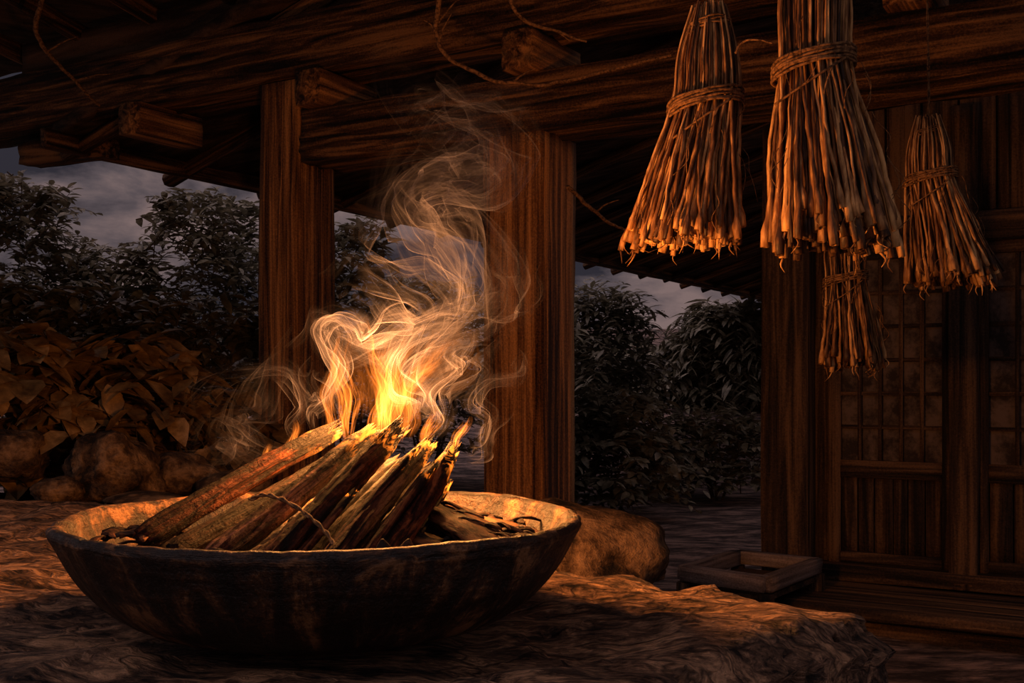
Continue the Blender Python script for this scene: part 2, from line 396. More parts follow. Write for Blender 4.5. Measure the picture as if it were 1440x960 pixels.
# ------------------------------------------------------------------ firewood
def log(name, a, b, r, seed, mat=None, seg=36, rings=64, jag=.045, charred=1.0, taper=.92, flat=.95):
    a = Vector(a); b = Vector(b); ax = b-a; Ln = ax.length; ax.normalize()
    up = Vector((0, 0, 1)); si = up.cross(ax).normalized(); u2 = ax.cross(si).normalized()
    V = []; T = []
    rs = Vector((seed*5.1, seed*2.3, 0))
    for i in range(rings+1):
        t = i/rings
        for k in range(seg):
            an = 2*math.pi*k/seg; c, s = math.cos(an), math.sin(an)
            g_ = 1+.12*noise.noise(Vector((c*1.4, s*1.4, t*1.6))+rs)+.30*noise.noise(Vector((c*3.6, s*3.6, t*1.8))+rs)+.16*noise.noise(Vector((c*8, s*8, t*5))+rs)+.10*noise.noise(Vector((c*6, s*6, t*20))+rs)
            rr = r*g_*(1+(taper-1)*t)
            if t < .04: rr *= .86+.14*t/.04
            if t > .86: rr *= 1-.35*(t-.86)/.14*(1+noise.noise(Vector((c*3, s*3, 5))+rs))
            x = Ln*t
            jn = noise.noise(Vector((c*3.2, s*3.2, 9))+rs)+.7*noise.noise(Vector((c*8, s*8, 9))+rs)
            x += jag*jn*max(0, (t-.8)/.2)**1.3 - .2*jag*jn*max(0, (.1-t)/.1)
            bend = .006*math.sin(t*3+seed)
            V.append((x, rr*c*flat, rr*s+bend)); T.append(max(0, (t-.50)/.50)**1.3*charred)
    Fc = []
    for i in range(rings):
        for k in range(seg):
            q = i*seg+k; q2 = i*seg+(k+1) % seg; Fc.append((q, q2, q2+seg, q+seg))
    n0 = len(V); V.append((-.000, 0, 0)); V.append((Ln-.03*jag/.045, 0, 0)); T += [.0, charred]
    for k in range(seg):
        Fc.append((n0, (k+1) % seg, k)); Fc.append((n0+1, rings*seg+k, rings*seg+(k+1) % seg))
    me = bpy.data.meshes.new(name); me.from_pydata(V, [], Fc); me.materials.append(mat or M['log'])
    me.polygons.foreach_set('use_smooth', [True]*len(me.polygons))
    at = me.attributes.new('tip', 'FLOAT', 'POINT'); at.data.foreach_set('value', T); me.update()
    o = link(bpy.data.objects.new(name, me))
    o.matrix_world = Matrix(((ax.x, si.x, u2.x, a.x), (ax.y, si.y, u2.y, a.y), (ax.z, si.z, u2.z, a.z), (0, 0, 0, 1)))
    return o
LG = 'firewood logs stacked across the bowl'
logs = [ # base px, base Y, tip px, tip Y, radius, label
 ((200, 764), 1.64, (472, 600), 1.98, .0195, 'long reddish log at the back left edge of the burning stack'),
 ((243, 784), 1.61, (484, 632), 1.99, .0165, 'thin dark log just in front of the leftmost long log'),
 ((300, 788), 1.50, (520, 606), 1.86, .0195, 'grey barked log third from the left in the burning stack'),
 ((345, 802), 1.54, (505, 684), 1.80, .0125, 'short thin blackened log tucked under the cord on the left of the stack'),
 ((376, 794), 1.455, (560, 606), 1.83, .0205, 'thick log in the middle of the stack with blackened split tip'),
 ((424, 806), 1.505, (586, 644), 1.90, .0155, 'log just right of the thick middle log, crossed by the cord'),
 ((462, 804), 1.43, (603, 624), 1.80, .0178, 'slim straight log second group from the right with torn tip'),
 ((498, 808), 1.47, (622, 648), 1.84, .015, 'slim dark log wedged between the two right hand logs'),
 ((530, 803), 1.46, (636, 632), 1.80, .0178, 'rightmost log of the stack with bright splintered tip'),
 ((545, 790), 1.55, (626, 680), 1.84, .016, 'short log under the right edge of the burning stack'),
 ((276, 778), 1.68, (500, 648), 2.0, .015, 'half hidden blackened log behind the grey barked log'),
 ((400, 780), 1.60, (560, 655), 1.95, .020, 'charred log lying beneath the middle of the stack'),
 ((480, 780), 1.60, (600, 662), 1.94, .020, 'charred log lying beneath the right half of the stack'),
]
for i, (b, by, t, ty, r_, lab) in enumerate(logs):
    tag(log('firewood_log', P(*b, by), P(*t, ty), r_, i+1, mat=M['char'] if i in (3, 10, 11, 12) else M[{0: 'log_red', 1: 'log_dark', 2: 'log_grey', 5: 'log_dark', 7: 'log_dark', 8: 'log_red', 9: 'log_dark'}.get(i, 'log')]), lab, 'firewood', LG)
# narrow splints between the logs
spl = [((225, 750), 1.72, (430, 618), 2.04, .010, 'narrow splint along the top edge of the leftmost log'),
       ((338, 796), 1.47, (452, 704), 1.62, .0065, 'narrow pale splint beside the cord left of the middle log'),
       ((396, 802), 1.44, (500, 694), 1.62, .007, 'narrow splint lying in the groove left of the middle log'),
       ((440, 802), 1.42, (585, 640), 1.72, .010, 'narrow torn splint over the right half of the stack'),
       ((505, 800), 1.43, (612, 652), 1.72, .008, 'narrow splint against the rightmost log of the stack'),
       ((520, 655), 1.88, (572, 600), 1.93, .007, 'short black splinter sticking up from the middle log tip')]
for i, (b, by, t, ty, r_, lab) in enumerate(spl):
    tag(log('wood_splint', P(*b, by), P(*t, ty), r_, i+40, seg=12, rings=30, jag=.03), lab, 'firewood splint', 'splints wedged between the logs')
# slabs of charred bark on the right of the bowl
def shard(name, c, l, w_, h, rz, rx, seed, mat):
    V = []; Fc = []; n = 9; q = Quaternion((0, 0, 1), rz) @ Quaternion((1, 0, 0), rx)
    for i in range(n+1):
        t = i/n; ww = w_*(1-abs(2*t-1)**2.2*.8)
        for k in range(8):
            a = 2*math.pi*k/8
            j = 1+.35*noise.noise(Vector((i*.7, k*1.3, seed*4)))
            V.append(Vector(c)+q @ Vector(((t-.5)*l, math.cos(a)*ww*j, math.sin(a)*h*j+.12*l*math.sin(t*3.1))))
    for i in range(n):
        for k in range(8):
            a = i*8+k; b = i*8+(k+1) % 8; Fc.append((a, b, b+8, a+8))
    Fc.append(tuple(reversed(range(8)))); Fc.append(tuple(n*8+k for k in range(8)))
    return mesh(name, V, Fc, mat, loc=c, smooth=False)
bk = [((592, 716), 1.80, (716, 784), 1.53, .016, 'large slab of charred bark lying right of the log stack'),
      ((618, 716), 1.86, (744, 768), 1.64, .012, 'reddish bark piece at the right end of the bowl'),
      ((560, 748), 1.62, (686, 795), 1.47, .011, 'bark piece lying low in front of the large bark slab'),
      ((640, 712), 1.95, (735, 752), 1.74, .009, 'thin splintered bark strip nearest the back right rim'),
      ((604, 732), 1.74, (706, 772), 1.57, .010, 'thin bark strip on top of the large bark slab')]
for i, (b, by, t, ty, r_, lab) in enumerate(bk):
    tag(log('charred_bark', P(*b, by), P(*t, ty), r_, i+70, mat=M['chip'], seg=26, rings=44, jag=.04, flat=1.9), lab, 'charred bark', 'charred bark pieces right of the logs')
for i in range(26):
    t = R.random(); c = P(598+t*130+R.uniform(-14, 14), 716+t*52+R.uniform(-8, 10), 1.80-.22*t+R.uniform(-.03, .03))+Vector((0, 0, .006))
    tag(shard('bark_splinter', c, R.uniform(.04, .09), R.uniform(.003, .006), R.uniform(.0015, .003), R.uniform(-1.1, -.5), R.uniform(-.4, .4), R.random()*99, M['chip']), 'thin charred bark splinter on the bark slabs right of the logs', 'bark splinter', 'bark splinters on the bark slabs')
n_ch = 0
places = ['left end of the bowl behind the log ends', 'front rim left of the cord', 'right end of the bowl beside the bark', 'front rim below the right hand logs', 'right inner wall of the bowl']
for zi, (x0, x1, y0, y1, cnt) in enumerate([(-.64, -.52, 1.62, 1.80, 22), (-.50, -.34, 1.42, 1.48, 12), (-.10, .03, 1.60, 1.86, 26), (-.22, -.08, 1.42, 1.52, 16), (-.2, -.02, 1.84, 2.0, 8)]):
    for i in range(cnt):
        x = R.uniform(x0, x1); y = R.uniform(y0, y1)
        if math.hypot(x-BC.x, y-BC.y) > .345: continue
        o = shard('charred_chip', (x, y, .150+R.uniform(0, .012)), R.uniform(.03, .07), R.uniform(.005, .011), R.uniform(.002, .005), R.uniform(0, 6.3), R.uniform(-.5, .5), R.random()*99, M['chip'] if R.random() < .6 else M['char'])
        tag(o, 'small charred chip scattered at the '+places[zi], 'wood chip', 'charred chips '+places[zi])
# seed pod and lumps at the front rim
pod = empty('split_seed_pod', P(556, 790, 1.43))
for s_ in (-1, 1):
    V = []; Fc = []
    for i in range(13):
        t = i/12
        for k in range(14):
            a = 2*math.pi*k/14; r_ = .0125*math.sin(math.pi*min(1, t*.9+.06))**.6*(1+.1*math.cos(4*a))*(1-.5*t**3)
            V.append(pod.location+Vector((s_*(.011+.006*t)+r_*math.cos(a), r_*math.sin(a), t*.034-.004)))
    for i in range(12):
        for k in range(14):
            a = i*14+k; b = i*14+(k+1) % 14; Fc.append((a, b, b+14, a+14))
    Fc.append(tuple(12*14+k for k in range(14)))
    mesh('lobe', V, Fc, M['chip'], pod)
tag(pod, 'small two lobed split seed pod at the front rim right of the cord', 'seed pod')
tag(rock('resin_lump', P(480, 793, 1.40), (.014, .011, .009), 3, M['chip'], .5, 3), 'small orange brown lump at the foot of the cord by the front rim', 'lump')
# cord over the stack
pts = spline([P(352, 702, 1.62), P(372, 696, 1.60), P(398, 703, 1.575), P(430, 722, 1.53), P(455, 745, 1.49), P(470, 768, 1.455), P(478, 790, 1.43)], 60)
pts = [p+.0015*noise.noise_vector(p*60) for p in pts]
V = []; Fc = []
for s_ in (0, math.pi):
    fr = frames(pts)
    tube(V, Fc, [p+(u*math.cos(i*.55+s_)+v*math.sin(i*.55+s_))*.0017 for i, (p, (t, u, v)) in enumerate(zip(pts, fr))], .0018, 6)
tag(mesh('binding_cord', V, Fc, M['cord'], loc=pts[30]), 'thin twisted cord looped over the middle logs of the burning stack', 'cord')

# ------------------------------------------------------------------ flames and smoke
def sheet(V, Fc, D, U, H, path, k, width, spread, turb, dens, n=90, m=15, freq=6.0, heat=0, fold=1.0, w0=.25, tilt=None):
    """a thin rising ribbon that wanders round the path and folds on itself"""
    n0 = len(V); c = spline(path, n); rs = Vector((k*13.7, k*7.9, k*3.1))
    ph = R.uniform(0, 6.28); tw = R.uniform(-3, 3)*fold; rad = R.uniform(0, 1)**.7; oa = R.uniform(0, 6.28); L0 = R.uniform(0, .18); L1 = R.uniform(.65, 1.0)
    fr = frames(c)
    for i, (p, (t_, u, v)) in enumerate(zip(c, fr)):
        t = i/(n-1); g_ = w0+(1-w0)*min(1, t*1.6)
        off = (u*math.cos(oa+t*2.2)+v*math.sin(oa+t*2.2))*spread*rad*g_
        ang = ph+tw*t
        for j in range(m):
            s = 2*j/(m-1)-1
            q = p+off+(u*math.cos(ang+s*fold)+v*math.sin(ang+s*fold))*width*s*g_
            nv = noise.noise_vector(q*freq+rs*.4)+.6*noise.noise_vector(q*freq*2.1+rs*.5)+.14*noise.noise_vector(q*freq*4.5+rs)
            q = q+nv*turb*g_
            V.append(q)
            ed = max(0, 1-s*s)**1.2
            en = max(0, min(1, (t-L0)/.12))*max(0, min(1, (L1-t)/.35))
            bl = 1 if heat else max(0, min(1, .5+1.9*(noise.noise(Vector((s*1.1+k*3, t*7+k, k)))+.10)))
            D.append(dens*ed*en*bl)
            H.append(max(0, min(1, heat*(1-t)**.75*(1-.4*rad))) if heat else 0)
            U.append((s*.5+k*3.17, t*3+k))
    for i in range(n-1):
        for j in range(m-1):
            a = n0+i*m+j
            if max(D[a], D[a+1], D[a+m], D[a+m+1]) > .012: Fc.append((a, a+1, a+m+1, a+m))
def sheets_obj(name, data, mat, loc, parent=None):
    V, Fc, D, U, H = data
    o = mesh(name, V, Fc, mat, parent, loc=loc)
    o.data.attributes.new('dens', 'FLOAT', 'POINT').data.foreach_set('value', D)
    o.data.attributes.new('heat', 'FLOAT', 'POINT').data.foreach_set('value', H)
    uv = o.data.uv_layers.new(name='UVMap'); fl = []
    for l in o.data.loops: fl += U[l.vertex_index]
    uv.data.foreach_set('uv', fl)
    return o
fire = empty('fire', P(540, 600, 1.93)); tag(fire, 'bright orange and yellow flames rising from the tips of the logs', 'fire')
def flame(path, Y, cnt, width, spread, turb, dens, heat, n=60):
    data = ([], [], [], [], [])
    for k in range(cnt):
        pp = [P(x, y, Y+dy) for x, y, dy in path]
        sheet(*data, pp, R.uniform(0, 90), width, spread, turb, dens, n=n, m=13, freq=9, heat=heat, fold=.8, w0=.5)
    # narrow towards the tip
    o = sheets_obj('flame_tongue', data, M['flame'], P(path[0][0], path[0][1], Y), fire)
    return o
flame([(545, 625, 0), (542, 585, 0), (545, 545, 0), (530, 495, .01), (518, 440, .02)], 1.95, 12, .022, .032, .016, .66, 1.3)
flame([(525, 625, 0), (530, 590, 0), (540, 555, 0), (552, 505, 0), (572, 450, 0)], 1.97, 9, .020, .028, .016, .50, 1.1)
flame([(486, 628, 0), (486, 592, 0), (490, 560, 0), (476, 510, .01), (488, 455, .02)], 2.0, 8, .013, .014, .012, .56, .9)
flame([(560, 625, 0), (572, 590, 0), (572, 550, 0), (600, 505, 0), (640, 460, 0)], 1.94, 8, .022, .030, .018, .34, .5)
flame([(470, 625, 0), (468, 590, 0), (462, 560, 0), (470, 520, 0), (460, 480, 0)], 2.02, 6, .014, .016, .014, .30, .4)
flame([(598, 632, 0), (598, 610, 0), (606, 590, 0), (612, 572, .0)], 1.88, 6, .010, .010, .006, .60, .7)
flame([(642, 640, 0), (643, 618, 0), (655, 600, 0), (664, 584, 0)], 1.83, 6, .009, .008, .006, .70, .7)
flame([(395, 655, 0), (408, 625, 0), (418, 600, 0), (412, 572, .0)], 2.04, 6, .009, .010, .008, .50, .6)
flame([(548, 600, 0), (560, 560, 0), (590, 520, 0), (640, 480, 0), (655, 430, 0)], 2.0, 8, .05, .05, .035, .055, .3)  # this and the next: faint emissive sheets painting the hazy orange glow in the smoke
flame([(510, 600, 0), (510, 560, 0), (500, 520, 0), (490, 480, 0), (500, 455, 0)], 2.02, 8, .05, .04, .035, .055, .3)
flame([(380, 660, 0), (372, 640, 0), (380, 620, 0)], 2.04, 4, .007, .008, .006, .40, .5)
data = ([], [], [], [], [])
def plume(path, Y, cnt, width, spread, turb, dens, fold=1.0, freq=6, n=110, w0=.25):
    for k in range(cnt):
        pp = [P(x, y, Y+(d[0] if d else 0)) for x, y, *d in path]
        sheet(*data, pp, R.uniform(0, 90), width, spread, turb, dens, n=n, m=17, freq=freq, fold=fold, w0=w0)
MAIN = [(552, 550), (562, 515), (600, 470), (652, 432), (662, 395), (640, 360), (610, 325), (592, 292)]
plume(MAIN+[(622, 262), (672, 240), (672, 200), (628, 175), (600, 145)], 2.0, 16, .075, .070, .065, .40, .9, w0=.35)
plume([(600, 330), (588, 300), (620, 272), (680, 268), (712, 235), (690, 198), (640, 190), (600, 215), (610, 250), (650, 262)], 2.03, 9, .075, .06, .065, .32, .9)
plume([(610, 240), (640, 200), (620, 165), (600, 130), (660, 100), (640, 60)], 2.05, 5, .08, .09, .07, .16, .9)
plume([(560, 540), (580, 490), (640, 450), (690, 420), (700, 370), (690, 310), (700, 250)], 2.02, 7, .06, .06, .065, .26, 1)
plume([(480, 600), (462, 560), (478, 520), (462, 490), (450, 465), (470, 448), (500, 462), (520, 480), (560, 452), (610, 440), (640, 410)], 2.0, 8, .045, .03, .035, .30, 1)
plume([(500, 480), (540, 462), (590, 450), (560, 425), (530, 400), (500, 395), (470, 420)], 2.04, 5, .06, .05, .05, .22, 1)
plume([(420, 630), (402, 600), (420, 575), (408, 545), (385, 530), (330, 530), (290, 545), (280, 580), (300, 600)], 2.02, 5, .03, .03, .03, .18, 1.2)
plume([(420, 640), (380, 640), (340, 620), (310, 600), (300, 630), (270, 650), (230, 660)], 2.05, 5, .045, .045, .04, .15, 1)
plume([(330, 690), (300, 670), (320, 640), (350, 620), (330, 590), (370, 560), (390, 520), (430, 470), (450, 420)], 2.1, 5, .05, .06, .05, .16, 1)
plume([(600, 620), (620, 590), (610, 560), (650, 530), (640, 500), (690, 480), (720, 470)], 1.97, 6, .05, .04, .04, .26, 1.1)
plume([(655, 625), (680, 620), (692, 590), (672, 570), (690, 540), (730, 530), (740, 500), (720, 480)], 1.90, 5, .025, .03, .025, .26, 1.2)
plume([(645, 640), (665, 650), (685, 640), (690, 610), (710, 590), (730, 560)], 1.90, 4, .025, .03, .02, .22, 1.2)
plume([(580, 600), (600, 560), (580, 530), (600, 500), (640, 480), (660, 450)], 1.98, 6, .045, .04, .04, .28, 1.1)
plume([(440, 610), (432, 580), (452, 560), (440, 530), (470, 500)], 2.03, 4, .035, .03, .025, .24, 1.1)
smoke = sheets_obj('smoke', data, M['smoke'], P(600, 400, 2.0))
tag(smoke, 'pale wispy smoke curling up from the fire past the posts', 'smoke', kind='stuff')
def flicker(px, py, Y, e_, col=(1, .355, .08), r_=.03):
    l = bpy.data.lights.new('flame_light', 'POINT'); l.energy = e_; l.color = col; l.shadow_soft_size = r_
    o = link(bpy.data.objects.new('flame_light', l)); o.location = P(px, py, Y); return o
flicker(545, 560, 1.97, 21)
flicker(535, 495, 2.02, 27, r_=.05)
flicker(600, 590, 1.93, 4, r_=.015)
flicker(484, 585, 2.02, 6, r_=.02)
flicker(655, 600, 1.88, 1.2, r_=.01)

# ------------------------------------------------------------------ posts and beams
P2 = Vector((.08, 4.9, 0)); P1 = P2-A*1.42
def online(s, z, off=0): return Vector((P2.x+A.x*s+B.x*off, P2.y+A.y*s+B.y*off, z))
post_up = B
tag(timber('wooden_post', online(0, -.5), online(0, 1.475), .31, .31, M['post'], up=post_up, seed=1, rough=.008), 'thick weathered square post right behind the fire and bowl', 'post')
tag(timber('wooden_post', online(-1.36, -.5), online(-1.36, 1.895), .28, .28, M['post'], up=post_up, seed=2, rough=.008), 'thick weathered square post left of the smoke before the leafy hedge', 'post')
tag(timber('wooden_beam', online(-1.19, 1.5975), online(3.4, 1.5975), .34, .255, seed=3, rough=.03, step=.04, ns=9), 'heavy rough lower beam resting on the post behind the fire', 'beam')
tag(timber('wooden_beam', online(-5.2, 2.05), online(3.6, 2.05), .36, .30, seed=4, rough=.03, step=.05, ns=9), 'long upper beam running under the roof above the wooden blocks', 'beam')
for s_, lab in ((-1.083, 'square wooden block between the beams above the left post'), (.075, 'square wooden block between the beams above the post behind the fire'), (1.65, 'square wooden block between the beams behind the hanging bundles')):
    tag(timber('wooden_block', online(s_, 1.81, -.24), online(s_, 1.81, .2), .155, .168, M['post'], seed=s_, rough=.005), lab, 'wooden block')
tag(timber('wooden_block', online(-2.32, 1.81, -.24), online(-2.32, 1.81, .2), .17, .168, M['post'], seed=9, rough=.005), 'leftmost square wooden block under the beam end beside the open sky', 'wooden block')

# ------------------------------------------------------------------ roof
E0 = Vector((-2.5, 6.5, 0)); EZ = 1.80
roof = empty('ceiling', (0, 8, 2.5)); tag(roof, kind='structure')
def roofpt(t, s, z=None):   # t along the eave (B), s up the slope (A)
    p = E0+B*t+A*s; p.z = EZ+.30*s; return p
V = []; Fc = []; nt_, nsn = 60, 26
def grid_slab(fn, na_, nb_, thick, name, mat, parent):
    V = []; Fc = []
    for l in (0, 1):
        for i in range(na_+1):
            for j in range(nb_+1):
                p = fn(i/na_, j/nb_); p.z += thick*l; V.append(p)
    q = (na_+1)*(nb_+1)
    for i in range(na_):
        for j in range(nb_):
            a = i*(nb_+1)+j; Fc.append((a, a+1, a+nb_+2, a+nb_+1)); Fc.append((q+a, q+a+nb_+1, q+a+nb_+2, q+a+1))
    for i in range(na_):
        for j in (0, nb_):
            a = i*(nb_+1)+j; Fc.append((a, a+nb_+1, q+a+nb_+1, q+a))
    for j in range(nb_):
        for i in (0, na_):
            a = i*(nb_+1)+j; Fc.append((a, q+a, q+a+1, a+1))
    return mesh(name, V, Fc, mat, parent)
def f1(a, b):
    p = roofpt(-.25+a*15.5, b*4.2); p.z += .012*noise.noise(Vector((a*150, b*6, 0)))+.02*noise.noise(p*2); return p
grid_slab(f1, 150, 20, .08, 'roof_deck', M['roof'], roof)
tt = -.1; k = 0
while tt < 15:
    r_ = .045*R.uniform(.85, 1.15)
    a = roofpt(tt, -.10*R.uniform(.4, 1.3)); b = roofpt(tt+R.uniform(-.05, .05), 4.1); a.z -= .045; b.z -= .045
    timber('rafter', a, b, r_*2, r_*2, M['beam'], roof, rough=.01, seed=k, round_=.26, step=.3, ns=2); tt += .75*R.uniform(.9, 1.1); k += 1
a = roofpt(-.35, .05); b = roofpt(15, .05); a.z -= .04; b.z -= .04
timber('fascia', a, b, .06, .11, M['beam'], roof, rough=.01, seed=77, step=.2, ns=3)
# near roof over the viewer's side of the beams
def f2(a, b):
    p = online(-6.5+a*11, 0, .45-b*4.2); p.z = 2.50+b*.9+.03*noise.noise(Vector((a*40, b*20, 7))); return p
grid_slab(f2, 60, 30, .10, 'roof_boards', M['roof'], roof)
k = 0
for s_ in [x*.62-4.3 for x in range(13)]:
    a = online(s_, 2.40, .3); b = online(s_+.1, 2.40+.66, -3.2)
    timber('rafter', a, b, .11, .11, M['beam'], roof, rough=.014, seed=200+k, round_=.25, step=.15, ns=3); k += 1
timber('gable_board', online(-3.55, 2.36, .02), online(3.5, 2.36, .02), .05, .20, M['roof'], roof, seed=33)
# brackets at the left end
tag(timber('wooden_bracket', online(-3.62, 1.80, .10), online(-2.9, 1.78, .10), .16, .12, seed=13), 'rough carved bracket poking out below the left beam against the sky', 'bracket')

# ------------------------------------------------------------------ right wall with lattice doors
W0 = Vector((1.2, 4.78, 0))
def wp(s, z, off=0): return Vector((W0.x+A.x*s+B.x*off, W0.y+A.y*s+B.y*off, z))
def sx(px):   # distance along the wall seen at column px
    r_ = (px-720)/F; return (r_*W0.y-W0.x)/(A.x-r_*A.y)
PZ = -.43
wall = empty('wall_right', wp(0, -.5)); tag(wall, kind='structure')
s0 = sx(1080)
def zat(px, py): s = sx(px); return CZ+(HY-py)/F*(W0.y+A.y*s)
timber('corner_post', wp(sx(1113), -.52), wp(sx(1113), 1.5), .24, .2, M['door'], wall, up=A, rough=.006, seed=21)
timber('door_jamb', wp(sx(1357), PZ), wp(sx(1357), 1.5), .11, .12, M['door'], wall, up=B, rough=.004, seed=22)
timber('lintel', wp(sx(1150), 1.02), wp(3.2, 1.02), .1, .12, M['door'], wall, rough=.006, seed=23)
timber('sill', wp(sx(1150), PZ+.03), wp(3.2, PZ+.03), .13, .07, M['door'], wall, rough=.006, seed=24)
# plank infill above the doors
n = 0; s_ = sx(1150)
while s_ < 3.2:
    timber('plank', wp(s_+.07, 1.06), wp(s_+.07, 1.62), .02, .135, M['door'], wall, up=A, rough=.003, seed=50+n, ns=2, step=.2); s_ += .142; n += 1
timber('plank', wp(sx(1159), PZ+.05, .02), wp(sx(1159), 1.0, .02), .02, .10, M['door'], wall, up=A, seed=90, ns=2)
def door(idx, sa, sb, ncol, rows, zr):
    d = empty('door_%d' % idx, wp((sa+sb)/2, PZ+.06)); tag(d, kind='structure'); z0, z1 = PZ+.065, .96; T = .035
    for s in (sa+.02, sb-.02): timber('stile', wp(s, z0), wp(s, z1), T, .05, M['door'], d, up=A, rough=.002, seed=s, ns=2)
    zl = zr-.06
    for z, h in ((z0+.025, .05), (zl, .075), (z1-.025, .05)): timber('rail', wp(sa+.045, z), wp(sb-.045, z), T, h, M['door'], d, rough=.002, seed=z, ns=2)
    mid = (sa+sb)/2
    timber('muntin', wp(mid, z0+.05), wp(mid, zl-.038), .022, .022, M['door'], d, up=A, rough=.001, ns=2)
    nb = 6; wd = (sb-sa-.09)/nb
    for i in range(nb):
        s = sa+.045+wd*(i+.5); timber('panel_board', wp(s, z0+.05, .008), wp(s, zl-.038, .008), .010, wd*.95, M['door'], d, up=A, rough=.0015, seed=i*3+idx, ns=2)
    cw = (sb-sa-.08)/ncol
    for i in range(1, ncol): timber('lattice_bar', wp(sa+.04+cw*i, zl+.037), wp(sa+.04+cw*i, z1-.05), .018, .016, M['door'], d, up=A, rough=.001, ns=2)
    rh = (z1-.05-zl-.037)/rows
    for j in range(1, rows): timber('lattice_bar', wp(sa+.045, zl+.037+rh*j), wp(sb-.045, zl+.037+rh*j), .016, .016, M['door'], d, rough=.001, ns=2)
    def fp(a, b): return wp(sa+.03+(sb-sa-.06)*a, zl+.02+(z1-.03-zl-.02)*b, .012)
    V = []; Fc = []
    c4 = [fp(0, 0), fp(1, 0), fp(1, 1), fp(0, 1)]; V = c4+[p+B*.004 for p in c4]
    Fc = [(0, 1, 2, 3), (7, 6, 5, 4), (0, 4, 5, 1), (1, 5, 6, 2), (2, 6, 7, 3), (3, 7, 4, 0)]
    mesh('paper_pane', V, Fc, M['paper'], d, smooth=False)
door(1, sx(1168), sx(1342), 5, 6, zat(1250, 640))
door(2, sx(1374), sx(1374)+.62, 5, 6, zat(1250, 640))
# dark back of the room so that no sky shows through the wall
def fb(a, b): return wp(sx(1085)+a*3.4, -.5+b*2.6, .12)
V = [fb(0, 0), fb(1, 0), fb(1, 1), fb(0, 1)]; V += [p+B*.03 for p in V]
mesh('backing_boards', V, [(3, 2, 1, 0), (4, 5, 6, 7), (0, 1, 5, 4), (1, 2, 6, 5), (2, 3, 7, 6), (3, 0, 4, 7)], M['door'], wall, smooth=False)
# veranda step before the doors
step = empty('veranda_step', wp(1.2, -.5, -.3))
n = 0
for o_ in (-.09, -.235, -.38, -.525):
    timber('plank', wp(.12, PZ-.03+.002*n, o_), wp(3.3, PZ-.03, o_), .14, .045, M['door'], step, rough=.004, seed=60+n, ns=3); n += 1
timber('front_joist', wp(.14, PZ-.09, -.50), wp(3.3, PZ-.09, -.50), .08, .09, M['door'], step, seed=66)
tag(step, 'low dark plank veranda step along the foot of the lattice doors', 'step')

# low wooden frame on the ground
fr_ = empty('wooden_trough', (.92, 4.3, -.5))
c4 = [Vector((.66, 4.22, -.335)), Vector((.95, 4.62, -.335)), Vector((1.22, 4.40, -.335)), Vector((.92, 3.98, -.335))]
for i in range(4):
    a, b = c4[i], c4[(i+1) % 4]; timber('side_board', a, b, .05, .055, M['greywood'], fr_, seed=80+i, ns=3, rough=.004)
V = [Vector((p.x, p.y, -.38)) for p in c4]+[Vector((p.x, p.y, -.40)) for p in c4]
mesh('bottom_board', V, [(0, 1, 2, 3), (7, 6, 5, 4), (0, 4, 5, 1), (1, 5, 6, 2), (2, 6, 7, 3), (3, 7, 4, 0)], M['door'], fr_, smooth=False)
for p in c4: timber('leg', (p.x, p.y, -.56), (p.x, p.y, -.37), .05, .05, M['door'], fr_, up=B, seed=p.x, ns=2)
tag(fr_, 'low square open wooden frame on the ground before the right corner post', 'wooden trough')

# ------------------------------------------------------------------ hanging bundles
def stalk(V, Fc, b, seed, pts, r0, r1, seg=6, root=True):
    n = len(pts); rads = []
    for i in range(n):
        t = i/(n-1); r_ = r0+(r1-r0)*t**1.5
        if t > .93: r_ *= 1+.9*math.sin((t-.93)/.07*math.pi*.8)
        r_ *= 1+.12*noise.noise(Vector((i*.8, seed, 0)))
        rads.append(r_)
    tube(V, Fc, pts, rads, seg, False, .15, seed)
    # hollow cut end
    base = len(V)-seg; c = pts[-1]; d = (pts[-1]-pts[-2]).normalized()
    for k in range(seg): V.append(c+(V[base+k]-c)*.5+d*.0005)
    for k in range(seg): V.append(c+(V[base+k]-c)*.4-d*r1*1.2)
    q = base+seg
    for k in range(seg):
        k2 = (k+1) % seg; Fc.append((base+k, base+k2, q+k2, q+k)); Fc.append((q+k, q+k2, q+seg+k2, q+seg+k))
    Fc.append(tuple(q+seg+k for k in range(seg)))
